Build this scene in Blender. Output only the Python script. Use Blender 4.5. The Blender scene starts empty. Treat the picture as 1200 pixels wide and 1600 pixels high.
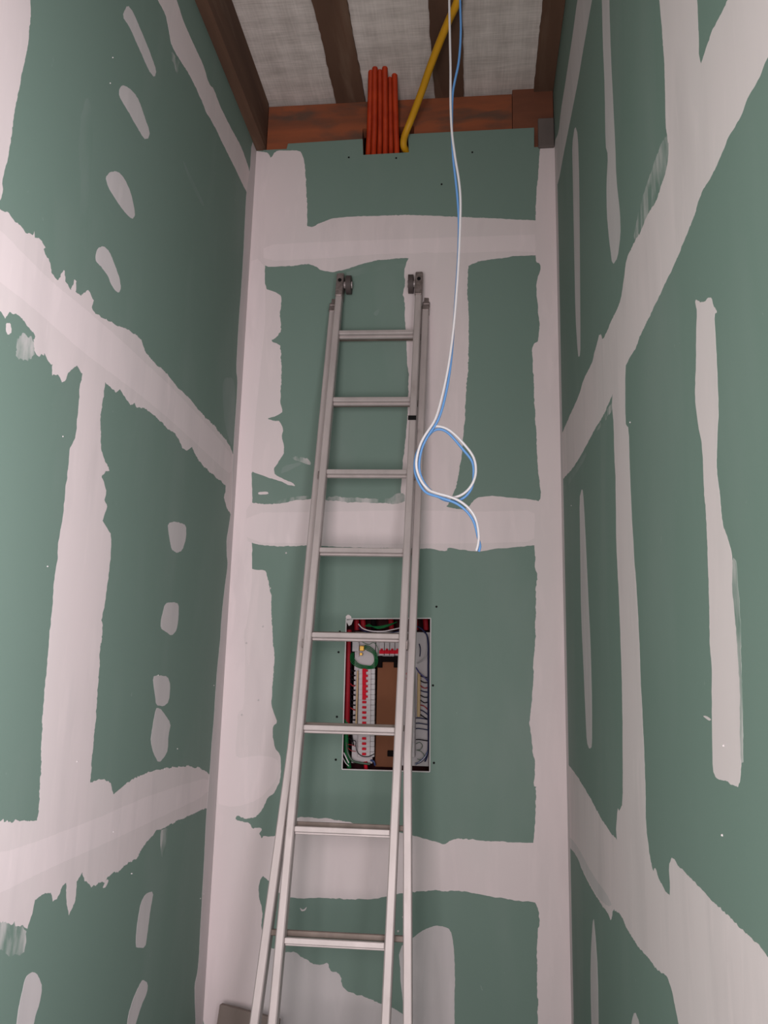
import bpy, math, random
from mathutils import Vector, Matrix, noise
random.seed(7)
S = bpy.context.scene
C = S.collection

# ------------------------------------------------------------------ camera
# a phone held at 1.83 m, tilted up 11 degrees, 3.05 m from the end wall
CZ = 1.83          # height of the camera above the floor
D = 3.05           # distance of the end wall (world +Y)
F = 1280.87        # focal length for a 1200 x 1600 frame
AX = Vector((0.99402531, 0.00233198, -0.10912494))   # world axes seen in camera space (x right, y down, z forward)
AY = Vector((0.10647499, 0.19926034, 0.97414495))
AZ = Vector((0.02401596, -0.97994381, 0.19782153))
R = Matrix((AX, AY, AZ))                               # camera space -> world
cam_d = bpy.data.cameras.new('camera')
cam = bpy.data.objects.new('camera', cam_d)
C.objects.link(cam)
cx = R @ Vector((1, 0, 0)); cy = R @ Vector((0, -1, 0)); cz = R @ Vector((0, 0, -1))
M4 = Matrix((cx, cy, cz)).transposed().to_4x4()
M4.translation = Vector((0, 0, CZ))
cam.matrix_world = M4
cam_d.sensor_fit = 'VERTICAL'
cam_d.sensor_height = 32.0
cam_d.lens = F / 1600.0 * 32.0
cam_d.clip_start = 0.02
S.camera = cam

# ------------------------------------------------------------------ world, lights, exposure
w = bpy.data.worlds.new('world'); S.world = w; w.use_nodes = True
w.node_tree.nodes['Background'].inputs[0].default_value = (0.75, 0.85, 1.0, 1)
w.node_tree.nodes['Background'].inputs[1].default_value = 0.6
XL, XR = -0.929, 0.3255          # side walls
YF = -0.55                        # wall behind the camera, with the doorway
ZT = 4.258                        # underside of the ceiling panels
DOOR = (-0.74, -0.02, 0.0, 2.35)   # doorway x0 x1 z0 z1

def area(name, loc, target, sx, sy, power, color):
    l = bpy.data.lights.new(name, 'AREA'); l.shape = 'RECTANGLE'
    l.size = sx; l.size_y = sy; l.energy = power; l.color = color
    o = bpy.data.objects.new(name, l); C.objects.link(o)
    o.location = loc
    o.rotation_euler = (Vector(target) - Vector(loc)).to_track_quat('-Z', 'Z').to_euler()
    return o
SIDE = (-0.38, 0.80, 0.0, 2.55)    # opening in the right wall beside the camera: y0 y1 z0 z1
LC = (1.0, 0.90, 0.90); LS = (1.0, 0.965, 0.985)
area('daylight_through_doorway', (-0.38, YF - 0.10, 1.66), (-0.20, 3.0, 1.95), 0.68, 1.3, 52, LC)
area('daylight_through_side_opening', (XR + 0.18, 0.21, 1.88), (XL, 0.80, 1.95), 1.1, 1.2, 58, LS)
S.view_settings.view_transform = 'Standard'
S.view_settings.look = 'None'
S.view_settings.gamma = 1.0
S.view_settings.use_curve_mapping = False
S.view_settings.exposure = 0.0

# ------------------------------------------------------------------ helpers
def ray(x, y):
    return R @ Vector((x - 600.0, y - 800.0, F))
def onY(x, y, Y=D):
    r = ray(x, y); t = Y / r.y
    return Vector((r.x * t, Y, r.z * t + CZ))
def onX(x, y, X):
    r = ray(x, y); t = X / r.x
    return Vector((X, r.y * t, r.z * t + CZ))

class MB:
    def __init__(s): s.v = []; s.f = []; s.sm = []
    def add(s, vs, fs, smooth=False):
        b = len(s.v); s.v += [Vector(v) for v in vs]
        for f in fs: s.f.append([b + i for i in f]); s.sm.append(smooth)
        return s
    def box(s, c, h, ax=None, bev=0.0):
        """box with centre c, half sizes h, optional 3 axes; chamfered along its edges when bev > 0"""
        c = Vector(c); ax = ax or (Vector((1, 0, 0)), Vector((0, 1, 0)), Vector((0, 0, 1)))
        P = lambda a, b, d: c + ax[0] * a + ax[1] * b + ax[2] * d
        hx, hy, hz = h
        if bev <= 0:
            vs = [P(a * hx, b * hy, d * hz) for d in (-1, 1) for b in (-1, 1) for a in (-1, 1)]
            return s.add(vs, [(0, 2, 3, 1), (4, 5, 7, 6), (0, 1, 5, 4), (2, 6, 7, 3), (0, 4, 6, 2), (1, 3, 7, 5)])
        ring = [(hx - bev, -hy), (hx, -hy + bev), (hx, hy - bev), (hx - bev, hy), (-hx + bev, hy), (-hx, hy - bev), (-hx, -hy + bev), (-hx + bev, -hy)]
        vs = []
        for (z, k) in ((-hz, bev), (-hz + bev, 0), (hz - bev, 0), (hz, bev)):
            for (a, b) in ring:
                fa = (hx - k) / hx if hx else 1; fb = (hy - k) / hy if hy else 1
                vs.append(P(a * fa, b * fb, z))
        fs = [tuple(range(7, -1, -1)), tuple(range(24, 32))]
        for k in range(3):
            for i in range(8):
                j = (i + 1) % 8
                fs.append((k * 8 + i, k * 8 + j, k * 8 + 8 + j, k * 8 + 8 + i))
        return s.add(vs, fs)
    def span(s, lo, hi, bev=0.0):
        lo = Vector(lo); hi = Vector(hi)
        return s.box((lo + hi) / 2, (hi - lo) / 2, bev=bev)
    def tube(s, pts, r, n=10, cap=True, rr=None):
        pts = [Vector(p) for p in pts]
        t0 = (pts[1] - pts[0]).normalized()
        up = Vector((0, 0, 1)) if abs(t0.z) < 0.9 else Vector((1, 0, 0))
        nrm = t0.cross(up).normalized(); vs = []
        for i, p in enumerate(pts):
            t = (pts[min(i + 1, len(pts) - 1)] - pts[max(i - 1, 0)]).normalized()
            nrm = (nrm - t * nrm.dot(t)).normalized(); b = t.cross(nrm)
            q = rr[i] if rr else r
            for k in range(n):
                a = 2 * math.pi * k / n
                vs.append(p + nrm * (q * math.cos(a)) + b * (q * math.sin(a)))
        fs = []
        for i in range(len(pts) - 1):
            for k in range(n):
                j = (k + 1) % n
                fs.append((i * n + k, i * n + j, i * n + n + j, i * n + n + k))
        s.add(vs, fs, True)
        if cap:
            m = len(pts) - 1
            s.add([vs[k] for k in range(n)], [tuple(range(n - 1, -1, -1))])
            s.add([vs[m * n + k] for k in range(n)], [tuple(range(n))])
        return s
    def cyl(s, a, b, r, n=20): return s.tube([a, b], r, n)
    def beam(s, a, b, wv, wh, dh, sec=None):
        """rail between a and b; wv = width axis, half width wh, half depth dh, optional closed section"""
        a = Vector(a); b = Vector(b); t = (b - a).normalized()
        wv = (Vector(wv) - t * Vector(wv).dot(t)).normalized(); d = t.cross(wv)
        k = 0.0035
        sec = sec or [(wh - k, -dh), (wh, -dh + k), (wh, dh - k), (wh - k, dh), (-wh + k, dh), (-wh, dh - k), (-wh, -dh + k), (-wh + k, -dh)]
        n = len(sec)
        vs = [p + wv * q[0] + d * q[1] for p in (a, b) for q in sec]
        fs = [tuple(range(n)), tuple(range(2 * n - 1, n - 1, -1))]
        for i in range(n):
            j = (i + 1) % n; fs.append((i, i + n, j + n, j))
        return s.add(vs, fs)
    def build(s, name, mat, parent=None, kind=None, label=None):
        off = parent.location if (parent is not None and parent.type == 'EMPTY') else Vector((0, 0, 0))
        p = parent
        while p is not None and p.type != 'EMPTY' and p.parent is not None:
            p = p.parent
            off = p.location if p.type == 'EMPTY' else off
        me = bpy.data.meshes.new(name)
        me.from_pydata([tuple(v - off) for v in s.v], [], s.f)
        me.polygons.foreach_set('use_smooth', s.sm)
        me.update()
        import bmesh
        b = bmesh.new(); b.from_mesh(me); bmesh.ops.recalc_face_normals(b, faces=b.faces); b.to_mesh(me); b.free()
        me.materials.append(mat)
        o = bpy.data.objects.new(name, me); C.objects.link(o)
        if parent is not None: o.parent = parent
        if kind: o['kind'] = kind
        if label: o['label'] = label
        return o

def tag(o, label, cat, group=None):
    o['label'] = label; o['category'] = cat
    if group: o['group'] = group
    return o
def thing(name, loc, label, cat, group=None):
    o = bpy.data.objects.new(name, None); C.objects.link(o); o.location = loc
    o.empty_display_size = 0.1
    return tag(o, label, cat, group)

def spline(pts, n=8):
    pts = [Vector(p) for p in pts]; out = []
    for i in range(len(pts) - 1):
        p0 = pts[max(i - 1, 0)]; p1 = pts[i]; p2 = pts[i + 1]; p3 = pts[min(i + 2, len(pts) - 1)]
        for k in range(n):
            t = k / n
            out.append(0.5 * ((2 * p1) + (p2 - p0) * t + (2 * p0 - 5 * p1 + 4 * p2 - p3) * t * t + (3 * p1 - p0 - 3 * p2 + p3) * t ** 3))
    out.append(pts[-1]); return out

# ------------------------------------------------------------------ materials
def mat(name, col, rough=0.7, metal=0.0, spec=0.5):
    m = bpy.data.materials.new(name); m.use_nodes = True
    b = m.node_tree.nodes['Principled BSDF']
    b.inputs['Base Color'].default_value = (*col, 1)
    b.inputs['Roughness'].default_value = rough
    b.inputs['Metallic'].default_value = metal
    b.inputs['Specular IOR Level'].default_value = spec
    return m
def noisy(name, c1, c2, scale=(3, 3, 3), detail=5, rough=0.8, lo=0.35, hi=0.65, bump=0.0, bscale=60, metal=0.0, spec=0.3, layers=()):
    """two colours mixed by noise, optional further (colour, scale, lo, hi, strength) layers and a bump"""
    m = mat(name, c1, rough, metal, spec); nt = m.node_tree; N = nt.nodes; L = nt.links
    b = N['Principled BSDF']; tc = N.new('ShaderNodeTexCoord')
    def fac(sc, lo, hi, det, dist=0.0):
        mp = N.new('ShaderNodeMapping'); mp.inputs['Scale'].default_value = sc
        L.new(tc.outputs['Object'], mp.inputs['Vector'])
        nz = N.new('ShaderNodeTexNoise'); nz.inputs['Scale'].default_value = 1.0; nz.inputs['Detail'].default_value = det
        nz.inputs['Distortion'].default_value = dist
        L.new(mp.outputs[0], nz.inputs['Vector'])
        mr = N.new('ShaderNodeMapRange'); mr.inputs['From Min'].default_value = lo; mr.inputs['From Max'].default_value = hi
        L.new(nz.outputs['Fac'], mr.inputs['Value']); return mr.outputs[0]
    mx = N.new('ShaderNodeMix'); mx.data_type = 'RGBA'
    mx.inputs['A'].default_value = (*c1, 1); mx.inputs['B'].default_value = (*c2, 1)
    L.new(fac(scale, lo, hi, detail), mx.inputs['Factor']); out = mx.outputs['Result']
    for (col, sc, l, h, st) in layers:
        ma = N.new('ShaderNodeMath'); ma.operation = 'MULTIPLY'; ma.inputs[1].default_value = st
        L.new(fac(sc, l, h, 4, 0.3), ma.inputs[0])
        m2 = N.new('ShaderNodeMix'); m2.data_type = 'RGBA'; m2.inputs['B'].default_value = (*col, 1)
        L.new(ma.outputs[0], m2.inputs['Factor']); L.new(out, m2.inputs['A']); out = m2.outputs['Result']
    L.new(out, b.inputs['Base Color'])
    if bump:
        nz = N.new('ShaderNodeTexNoise'); nz.inputs['Scale'].default_value = bscale; nz.inputs['Detail'].default_value = 4
        L.new(tc.outputs['Object'], nz.inputs['Vector'])
        bp = N.new('ShaderNodeBump'); bp.inputs['Strength'].default_value = bump; bp.inputs['Distance'].default_value = 0.004
        L.new(nz.outputs['Fac'], bp.inputs['Height']); L.new(bp.outputs[0], b.inputs['Normal'])
    return m

GREEN = (0.168, 0.242, 0.205)
M_board = noisy('green_plasterboard', GREEN, (0.175, 0.248, 0.212), (1.5, 1.5, 1.2), rough=0.75, bump=0.05, bscale=300,
                layers=[((0.29, 0.33, 0.31), (3.0, 3.0, 1.0), 0.52, 0.80, 0.32), ((0.42, 0.46, 0.44), (60, 60, 40), 0.73, 0.80, 0.35)])
def comp(name, a, b):
    return noisy(name, a, b, (2.5, 2.5, 1.3), rough=0.8, bump=0.10, bscale=14,
                 layers=[((a[0] * .86, a[1] * .87, a[2] * .87), (9, 9, 1.8), 0.50, 0.75, 0.75), ((a[0] * 1.06, a[1] * 1.06, a[2] * 1.06), (26, 26, 5), 0.56, 0.72, 0.5)])
M_comp = comp('joint_compound_dry', (0.735, 0.630, 0.635), (0.700, 0.615, 0.615))
M_grey = comp('joint_compound_thin', (0.620, 0.560, 0.565), (0.580, 0.535, 0.535))
M_bright = comp('joint_compound_second_coat', (0.790, 0.675, 0.685), (0.755, 0.655, 0.660))
M_smear = noisy('joint_compound_scraped', GREEN, (0.52, 0.50, 0.49), (26, 26, 9), 6, lo=0.40, hi=0.68, rough=0.8)
M_haze = noisy('plaster_dust', GREEN, (0.27, 0.32, 0.30), (5, 5, 2), 5, lo=0.30, hi=0.85, rough=0.8)
M_core = mat('plasterboard_core', (0.62, 0.58, 0.58), 0.9)
M_wood = noisy('weathered_timber', (0.135, 0.070, 0.044), (0.090, 0.046, 0.029), (8, 1.2, 8), 6, rough=0.85, bump=0.2, bscale=40,
               layers=[((0.20, 0.130, 0.090), (16, 2.0, 16), 0.55, 0.75, 0.6)])
M_header = noisy('orange_timber', (0.300, 0.085, 0.036), (0.190, 0.065, 0.034), (3, 8, 18), 6, rough=0.8, bump=0.2, bscale=40,
                 layers=[((0.09, 0.06, 0.045), (4, 6, 10), 0.56, 0.70, 0.8)])
M_header2 = noisy('dark_red_timber', (0.200, 0.070, 0.038), (0.150, 0.055, 0.032), (4, 8, 18), 6, rough=0.85, bump=0.2, bscale=40)
M_block = noisy('grey_timber', (0.15, 0.12, 0.11), (0.11, 0.085, 0.08), (10, 10, 3), 5, rough=0.9)
M_conc = noisy('concrete', (0.12, 0.11, 0.10), (0.09, 0.085, 0.08), (4, 4, 4), 6, rough=0.9, bump=0.2, bscale=50)
M_dark = mat('cavity_shade', (0.03, 0.025, 0.025), 0.95)
M_alu = noisy('aluminium', (0.50, 0.43, 0.42), (0.43, 0.37, 0.36), (18, 18, 5), 5, rough=0.45, metal=0.15, spec=0.5,
              layers=[((0.35, 0.29, 0.27), (30, 30, 12), 0.66, 0.80, 0.6)])
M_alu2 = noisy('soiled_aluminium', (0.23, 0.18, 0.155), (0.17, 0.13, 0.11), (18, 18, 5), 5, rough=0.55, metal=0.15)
M_wheel = mat('worn_brown_wheel', (0.075, 0.055, 0.052), 0.7)
M_steel = noisy('dull_steel', (0.34, 0.28, 0.27), (0.22, 0.18, 0.17), (60, 60, 60), 4, rough=0.5, metal=0.6)
M_rub = mat('black_rubber', (0.010, 0.009, 0.009), 0.9, 0, 0.15)
M_orange = noisy('orange_conduit', (0.46, 0.042, 0.008), (0.36, 0.028, 0.006), (20, 20, 20), 3, rough=0.6, spec=0.2)
M_yellow = mat('yellow_conduit', (0.62, 0.30, 0.006), 0.5)
M_white = mat('white_cable_sheath', (0.50, 0.47, 0.48), 0.45)
M_blue = mat('blue_wire', (0.09, 0.22, 0.45), 0.6)
# ceiling: woven insulation facing
def weave():
    m = mat('woven_insulation_facing', (0.5, 0.45, 0.42), 0.9, 0, 0.1); nt = m.node_tree; N = nt.nodes; L = nt.links
    tc = N.new('ShaderNodeTexCoord'); b = N['Principled BSDF']
    tot = None
    def add(sock, k):
        nonlocal tot
        mu = N.new('ShaderNodeMath'); mu.operation = 'MULTIPLY'; mu.inputs[1].default_value = k; L.new(sock, mu.inputs[0])
        if tot is None: tot = mu.outputs[0]
        else:
            ad = N.new('ShaderNodeMath'); ad.operation = 'ADD'; L.new(tot, ad.inputs[0]); L.new(mu.outputs[0], ad.inputs[1]); tot = ad.outputs[0]
    def nz(sc, det):
        mp = N.new('ShaderNodeMapping'); mp.inputs['Scale'].default_value = sc; L.new(tc.outputs['Object'], mp.inputs['Vector'])
        n = N.new('ShaderNodeTexNoise'); n.inputs['Scale'].default_value = 1; n.inputs['Detail'].default_value = det
        L.new(mp.outputs[0], n.inputs['Vector']); return n.outputs['Fac']
    add(nz((12, 190, 1), 3), 0.55)      # threads across
    add(nz((150, 9, 1), 3), 0.35)       # threads along
    add(nz((7, 7, 1), 6), 0.6)          # blotches
    for ax, sc in (('X', 3.1), ('Y', 3.6)):
        wv = N.new('ShaderNodeTexWave'); wv.bands_direction = ax; wv.inputs['Scale'].default_value = sc; wv.inputs['Distortion'].default_value = 1.2
        wv.inputs['Detail'].default_value = 3; wv.inputs['Detail Scale'].default_value = 3
        L.new(tc.outputs['Object'], wv.inputs['Vector']); add(wv.outputs['Fac'], 0.09)
    mr = N.new('ShaderNodeMapRange'); mr.inputs['From Min'].default_value = 0.60; mr.inputs['From Max'].default_value = 1.05
    L.new(tot, mr.inputs['Value'])
    mx = N.new('ShaderNodeMix'); mx.data_type = 'RGBA'
    mx.inputs['A'].default_value = (0.46, 0.40, 0.37, 1); mx.inputs['B'].default_value = (0.72, 0.64, 0.60, 1)
    L.new(mr.outputs[0], mx.inputs['Factor']); L.new(mx.outputs['Result'], b.inputs['Base Color'])
    bp = N.new('ShaderNodeBump'); bp.inputs['Strength'].default_value = 0.3; bp.inputs['Distance'].default_value = 0.003
    L.new(tot, bp.inputs['Height']); L.new(bp.outputs[0], b.inputs['Normal'])
    return m
M_weave = weave()

# ------------------------------------------------------------------ the shell
TH = 0.0125                       # plasterboard thickness
def struct(mb, name, m, parent=None): return mb.build(name, m, parent, kind='structure')
import bmesh
from mathutils.geometry import tessellate_polygon

# end wall: one board face with its stepped top edge and the panel opening cut out
def poly_prism(mb, outline, holes, depth):
    """outline / holes: lists of 3-D points on a plane; depth: vector of the thickness"""
    loops = [outline] + holes
    flat = [p for l in loops for p in l]; n = len(flat)
    tris = tessellate_polygon([[Vector(p) for p in l] for l in loops])
    fs = [tuple(t) for t in tris] + [tuple(n + i for i in reversed(t)) for t in tris]
    b = 0
    for l in loops:
        for i in range(len(l)):
            j = (i + 1) % len(l); fs.append((b + i, b + j, b + j + n, b + i + n))
        b += len(l)
    mb.add(flat + [p + depth for p in flat], fs)
    return mb
hole = [onY(541, 967), onY(673, 966), onY(671.5, 1206), onY(534.5, 1202)]
top_edge = [(448, 229), (450, 224.5), (566.5, 217), (567.5, 242), (639, 238), (637.5, 209.5), (834.5, 199.5), (834.5, 230)]
tp = [onY(x, y) for x, y in top_edge]
def Z(x, y): return onY(x, y).z
outline = [Vector((XL, D, 0)), Vector((XL, D, Z(400, 235))), Vector((tp[0].x, D, Z(400, 235)))] + tp[1:] + \
          [Vector((XR, D, tp[-1].z)), Vector((XR, D, 0))]
wb = poly_prism(MB(), outline, [hole], Vector((0, TH, 0)))
wall_back = struct(wb, 'wall_back', M_board)
ZB = onX(400, 235, XL).z
wl = MB().span((XL - TH, YF, 0), (XL, D + TH, ZT))
wall_left = struct(wl, 'wall_left', M_board)
ya, yb_, za, zb_ = SIDE
wr = poly_prism(MB(), [Vector((XR, YF, 0)), Vector((XR, D + TH, 0)), Vector((XR, D + TH, ZT + 0.03)), Vector((XR, YF, ZT + 0.03))],
                [[Vector((XR, ya, za + 0.002)), Vector((XR, yb_, za + 0.002)), Vector((XR, yb_, zb_)), Vector((XR, ya, zb_))]], Vector((TH, 0, 0)))
wall_right = struct(wr, 'wall_right', M_board)
fl = MB().span((XL - 0.25, YF - 0.12, -0.12), (XR + 0.25, D + 0.32, 0))
struct(fl, 'floor', M_conc)
# wall behind the camera with the doorway
x0, x1, z0, z1 = DOOR
wf = MB().span((XL, YF - 0.1, 0), (x0, YF, ZT)).span((x1, YF - 0.1, 0), (XR, YF, ZT)).span((x0, YF - 0.1, z1), (x1, YF, ZT))
struct(wf, 'wall_front', M_board)
fr = MB().span((x0 - 0.03, YF - 0.12, 0), (x0 + 0.02, YF + 0.02, z1)).span((x1 - 0.02, YF - 0.12, 0), (x1 + 0.03, YF + 0.02, z1)).span((x0 - 0.03, YF - 0.12, z1), (x1 + 0.03, YF + 0.02, z1 + 0.05))
struct(fr, 'door_1', M_block)
f2 = MB().span((XR + 0.013, SIDE[0] - 0.03, 0), (XR + 0.1, SIDE[0], SIDE[3])).span((XR + 0.013, SIDE[1], 0), (XR + 0.1, SIDE[1] + 0.03, SIDE[3])).span((XR + 0.013, SIDE[0] - 0.03, SIDE[3]), (XR + 0.1, SIDE[1] + 0.03, SIDE[3] + 0.04))
struct(f2, 'door_2', M_block)
# masonry behind the boards closes the wall cavity
mz = MB().span((XL - 0.2, D + 0.20, 0), (XR + 0.2, D + 0.32, ZT + 0.2)).span((XL - 0.2, YF - 0.1, 0), (XL - 0.06, D + 0.2, ZT + 0.2)).span((XR + 0.06, YF - 0.1, 0), (XR + 0.2, SIDE[0], ZT + 0.2)).span((XR + 0.06, SIDE[1], 0), (XR + 0.2, D + 0.2, ZT + 0.2)).span((XR + 0.06, SIDE[0], SIDE[3]), (XR + 0.2, SIDE[1], ZT + 0.2))
struct(mz, 'wall_masonry', M_conc)

# ------------------------------------------------------------------ ceiling: panels between timbers
cp = MB().span((XL - 0.2, YF - 0.1, ZT + 0.004), (XR + 0.2, D + 0.2, ZT + 0.12))
ceiling = struct(cp, 'ceiling', M_weave)
def joist(xa, xb, name='ceiling_batten'):
    mb = MB()
    n = 160
    vs = []; 
    for i in range(n + 1):
        y = YF + (D + 0.06 - YF) * i / n
        ja = 0.003 * noise.noise(Vector((xa * 9, y * 5, 0))) + 0.0035 * noise.noise(Vector((xa * 9, y * 45, 2))); jb = 0.003 * noise.noise(Vector((xb * 9, y * 5, 5))) + 0.0035 * noise.noise(Vector((xb * 9, y * 45, 7)))
        if xb > XR - 0.01: jb = 0.0
        vs += [(xa + ja, y, ZT - 0.012), (xb + jb, y, ZT - 0.012), (xb + jb, y, ZT + 0.02), (xa + ja, y, ZT + 0.02)]
    fs = [(0, 1, 2, 3), (4 * n, 4 * n + 3, 4 * n + 2, 4 * n + 1)]
    for i in range(n):
        a = 4 * i
        for k in range(4):
            j = (k + 1) % 4; fs.append((a + k, a + 4 + k, a + 4 + j, a + j))
    mb.add(vs, fs)
    return mb.build(name, M_wood)
jx = [onY(525, 148).x, onY(570.5, 148).x, onY(679, 143).x, onY(724, 138).x, onY(834, 132).x]
j = joist(jx[0], jx[1]); tag(j, 'brown ceiling batten left of the orange conduits, between two white panels', 'timber batten', 'ceiling battens')
j = joist(jx[2], jx[3]); tag(j, 'brown ceiling batten behind the yellow conduit and hanging wires', 'timber batten', 'ceiling battens')
j = joist(jx[4], XR - 0.001); tag(j, 'brown ceiling batten running along the top of the right wall', 'timber batten', 'ceiling battens')
# deep plank on edge along the left wall
bx = onY(415, 235).x
zb = onY(415, 235).z
pb = MB(); k = 0.010
pb.beam((0.5 * (XL + bx), YF, 0.5 * (zb + ZT)), (0.5 * (XL + bx), D + 0.01, 0.5 * (zb + ZT)), (1, 0, 0), 0.5 * (bx - XL) - 0.001, 0.5 * (ZT - zb),
        sec=[(0.5 * (bx - XL) - 0.001 - k, 0.5 * (ZT - zb)), (0.5 * (bx - XL) - 0.001, 0.5 * (ZT - zb) - k), (0.5 * (bx - XL) - 0.001, -0.5 * (ZT - zb)), (-0.5 * (bx - XL) + 0.001, -0.5 * (ZT - zb)), (-0.5 * (bx - XL) + 0.001, 0.5 * (ZT - zb))][::1])
tag(pb.build('timber_joist', M_wood), 'deep brown timber joist on edge along the top of the left wall', 'timber joist')
# header on the end wall (three pieces seen: left of the conduits, right of them, short grey block at the right)
xs0, xs1 = onY(564.5, 240).x, onY(636, 240).x
xs1 = onY(646, 240).x; zn = onY(605, 199, D + TH).z; xm = onY(800, 160).x
hl = MB().span((bx, D + TH + 0.001, 3.95), (xs0, D + 0.075, zn)).span((bx, D + TH + 0.001, zn), (xm, D + 0.075, ZT - 0.013)).span((xs1, D + TH + 0.001, 3.98), (xm, D + 0.075, zn))
tag(hl.build('timber_header', M_header), 'long orange-brown timber header along the top of the end wall', 'timber header')
hr = MB().span((xm + 0.002, D + TH - 0.004, 3.98), (XR - 0.002, D + 0.072, onY(835, 134).z), bev=0.002)
tag(hr.build('timber_header', M_header2), 'short dark reddish timber piece in the right corner above the grey block', 'timber header')
hb = MB().span((xs0, D + 0.125, 3.6), (xs1, D + 0.16, ZT - 0.02))
tag(hb.build('timber_backing', M_header), 'dark timber behind the orange conduits inside the wall slot', 'timber')
bl0 = onY(841, 230).x
bb = MB().span((bl0, D - 0.012, Z(850, 232)), (XR - 0.002, D + 0.012, Z(850, 187)), bev=0.003)
tag(bb.build('timber_block', M_block), 'short grey timber block under the header in the right corner', 'timber block')

# ------------------------------------------------------------------ joint compound on the three walls
LAY = {'B': 0, 'L': 0, 'R': 0}
def wallpt(wall, x, y):
    if wall == 'B': return onY(x, y, D)
    return onX(x, y, XL if wall == 'L' else XR)
PAR = {'B': wall_back, 'L': wall_left, 'R': wall_right}
def patch(wall, name, pts, m, rag=1.0, th=0.0002, smooth=1, label=None, clip=True):
    P = [wallpt(wall, x, y) for x, y in pts]
    if wall == 'B': uv = [(p.x, p.z) for p in P]
    else: uv = [(p.y, p.z) for p in P]
    for _ in range(smooth):
        q = []
        for i in range(len(uv)):
            a = uv[i]; b = uv[(i + 1) % len(uv)]
            q += [(a[0] * .8 + b[0] * .2, a[1] * .8 + b[1] * .2), (a[0] * .2 + b[0] * .8, a[1] * .2 + b[1] * .8)]
        uv = q
    out = []
    for i in range(len(uv)):
        a = uv[i]; b = uv[(i + 1) % len(uv)]
        L_ = math.hypot(b[0] - a[0], b[1] - a[1]); n = max(1, min(400, int(L_ / 0.0045)))
        for k in range(n):
            t = k / n; x = a[0] + (b[0] - a[0]) * t; y = a[1] + (b[1] - a[1]) * t
            s = 0.0020 * rag; cs = (noise.noise(Vector((x * 6, y * 6, 4.4))) + 0.45) * rag * 0.0034
            dx = noise.noise(Vector((x * 70, y * 70, 1.3))) * s + noise.noise(Vector((x * 22, y * 22, 9.3))) * s * 1.3 + noise.noise(Vector((x * 170, y * 170, 2.2))) * max(cs, 0)
            dy = noise.noise(Vector((x * 70, y * 70, 7.7))) * s + noise.noise(Vector((x * 22, y * 22, 3.1))) * s * 1.3 + noise.noise(Vector((x * 170, y * 170, 8.2))) * max(cs, 0)
            out.append((x + dx, y + dy))
    # keep each patch on its own wall
    if wall == 'B': out = [(min(max(u, XL + .0005), XR - .0005), v) for u, v in out]
    else: out = [(min(u, D - .0005), min(v, ZT if wall == 'R' else ZB + 0.0)) for u, v in out] if clip else out
    LAY[wall] += 1
    t = 0.00008 + 0.000018 * LAY[wall]
    if wall == 'B': P3 = [Vector((u, D + 0.0001, v)) for u, v in out]; dv = Vector((0, -t, 0))
    elif wall == 'L': P3 = [Vector((XL - 0.0001, u, v)) for u, v in out]; dv = Vector((t, 0, 0))
    else: P3 = [Vector((XR + 0.0001, u, v)) for u, v in out]; dv = Vector((-t, 0, 0))
    # drop the doubles that clamping made
    Q = [P3[0]]
    for p in P3[1:]:
        if (p - Q[-1]).length > 1e-5: Q.append(p)
    if (Q[0] - Q[-1]).length < 1e-5: Q.pop()
    bm = bmesh.new(); vs = [bm.verts.new(p) for p in Q]
    f = bm.faces.new(vs)
    r = bmesh.ops.extrude_face_region(bm, geom=[f])
    nv = [e for e in r['geom'] if isinstance(e, bmesh.types.BMVert)]
    cen = sum((v.co for v in nv), Vector()) / len(nv)
    bmesh.ops.translate(bm, verts=nv, vec=dv)
    bmesh.ops.triangulate(bm, faces=[g for g in bm.faces if len(g.verts) > 4], ngon_method='EAR_CLIP')
    bmesh.ops.recalc_face_normals(bm, faces=bm.faces)
    me = bpy.data.meshes.new(name); bm.to_mesh(me); bm.free(); me.materials.append(m)
    o = bpy.data.objects.new(name, me); C.objects.link(o); o.parent = PAR[wall]
    if label: o['label'] = label
    return o

# dust scuffs (thin, under the compound)
patch('L', 'plaster_dust_scuff', [(228, 375), (262, 385), (268, 440), (262, 500), (266, 560), (240, 552), (222, 520), (214, 470), (222, 420)], M_haze, 2, 0.0003, 2)
patch('L', 'plaster_dust_scuff', [(130, 160), (142, 150), (146, 230), (140, 320), (136, 400), (124, 380), (126, 290), (122, 220)], M_haze, 2, 0.0003, 2)
patch('L', 'plaster_dust_scuff', [(285, 250), (289, 255), (305, 290), (320, 320), (316, 322), (299, 290)], M_haze, 0.6, 0.0003, 1)
patch('L', 'plaster_dust_scuff', [(347, 590), (368, 590), (366, 680), (362, 700), (350, 660)], M_haze, 1.2, 0.0003, 2)
patch('R', 'plaster_dust_scuff', [(912, 470), (945, 400), (962, 420), (940, 500), (912, 575), (905, 560)], M_haze, 1.5, 0.0003, 2)
patch('B', 'plaster_dust_scuff', [(440, 468), (470, 466), (520, 474), (470, 474)], M_haze, .5, 0.0003, 1)
patch('B', 'plaster_dust_scuff', [(540, 424), (590, 414), (636, 412), (638, 420), (590, 422), (545, 434)], M_haze, .5, 0.0003, 1)

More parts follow.
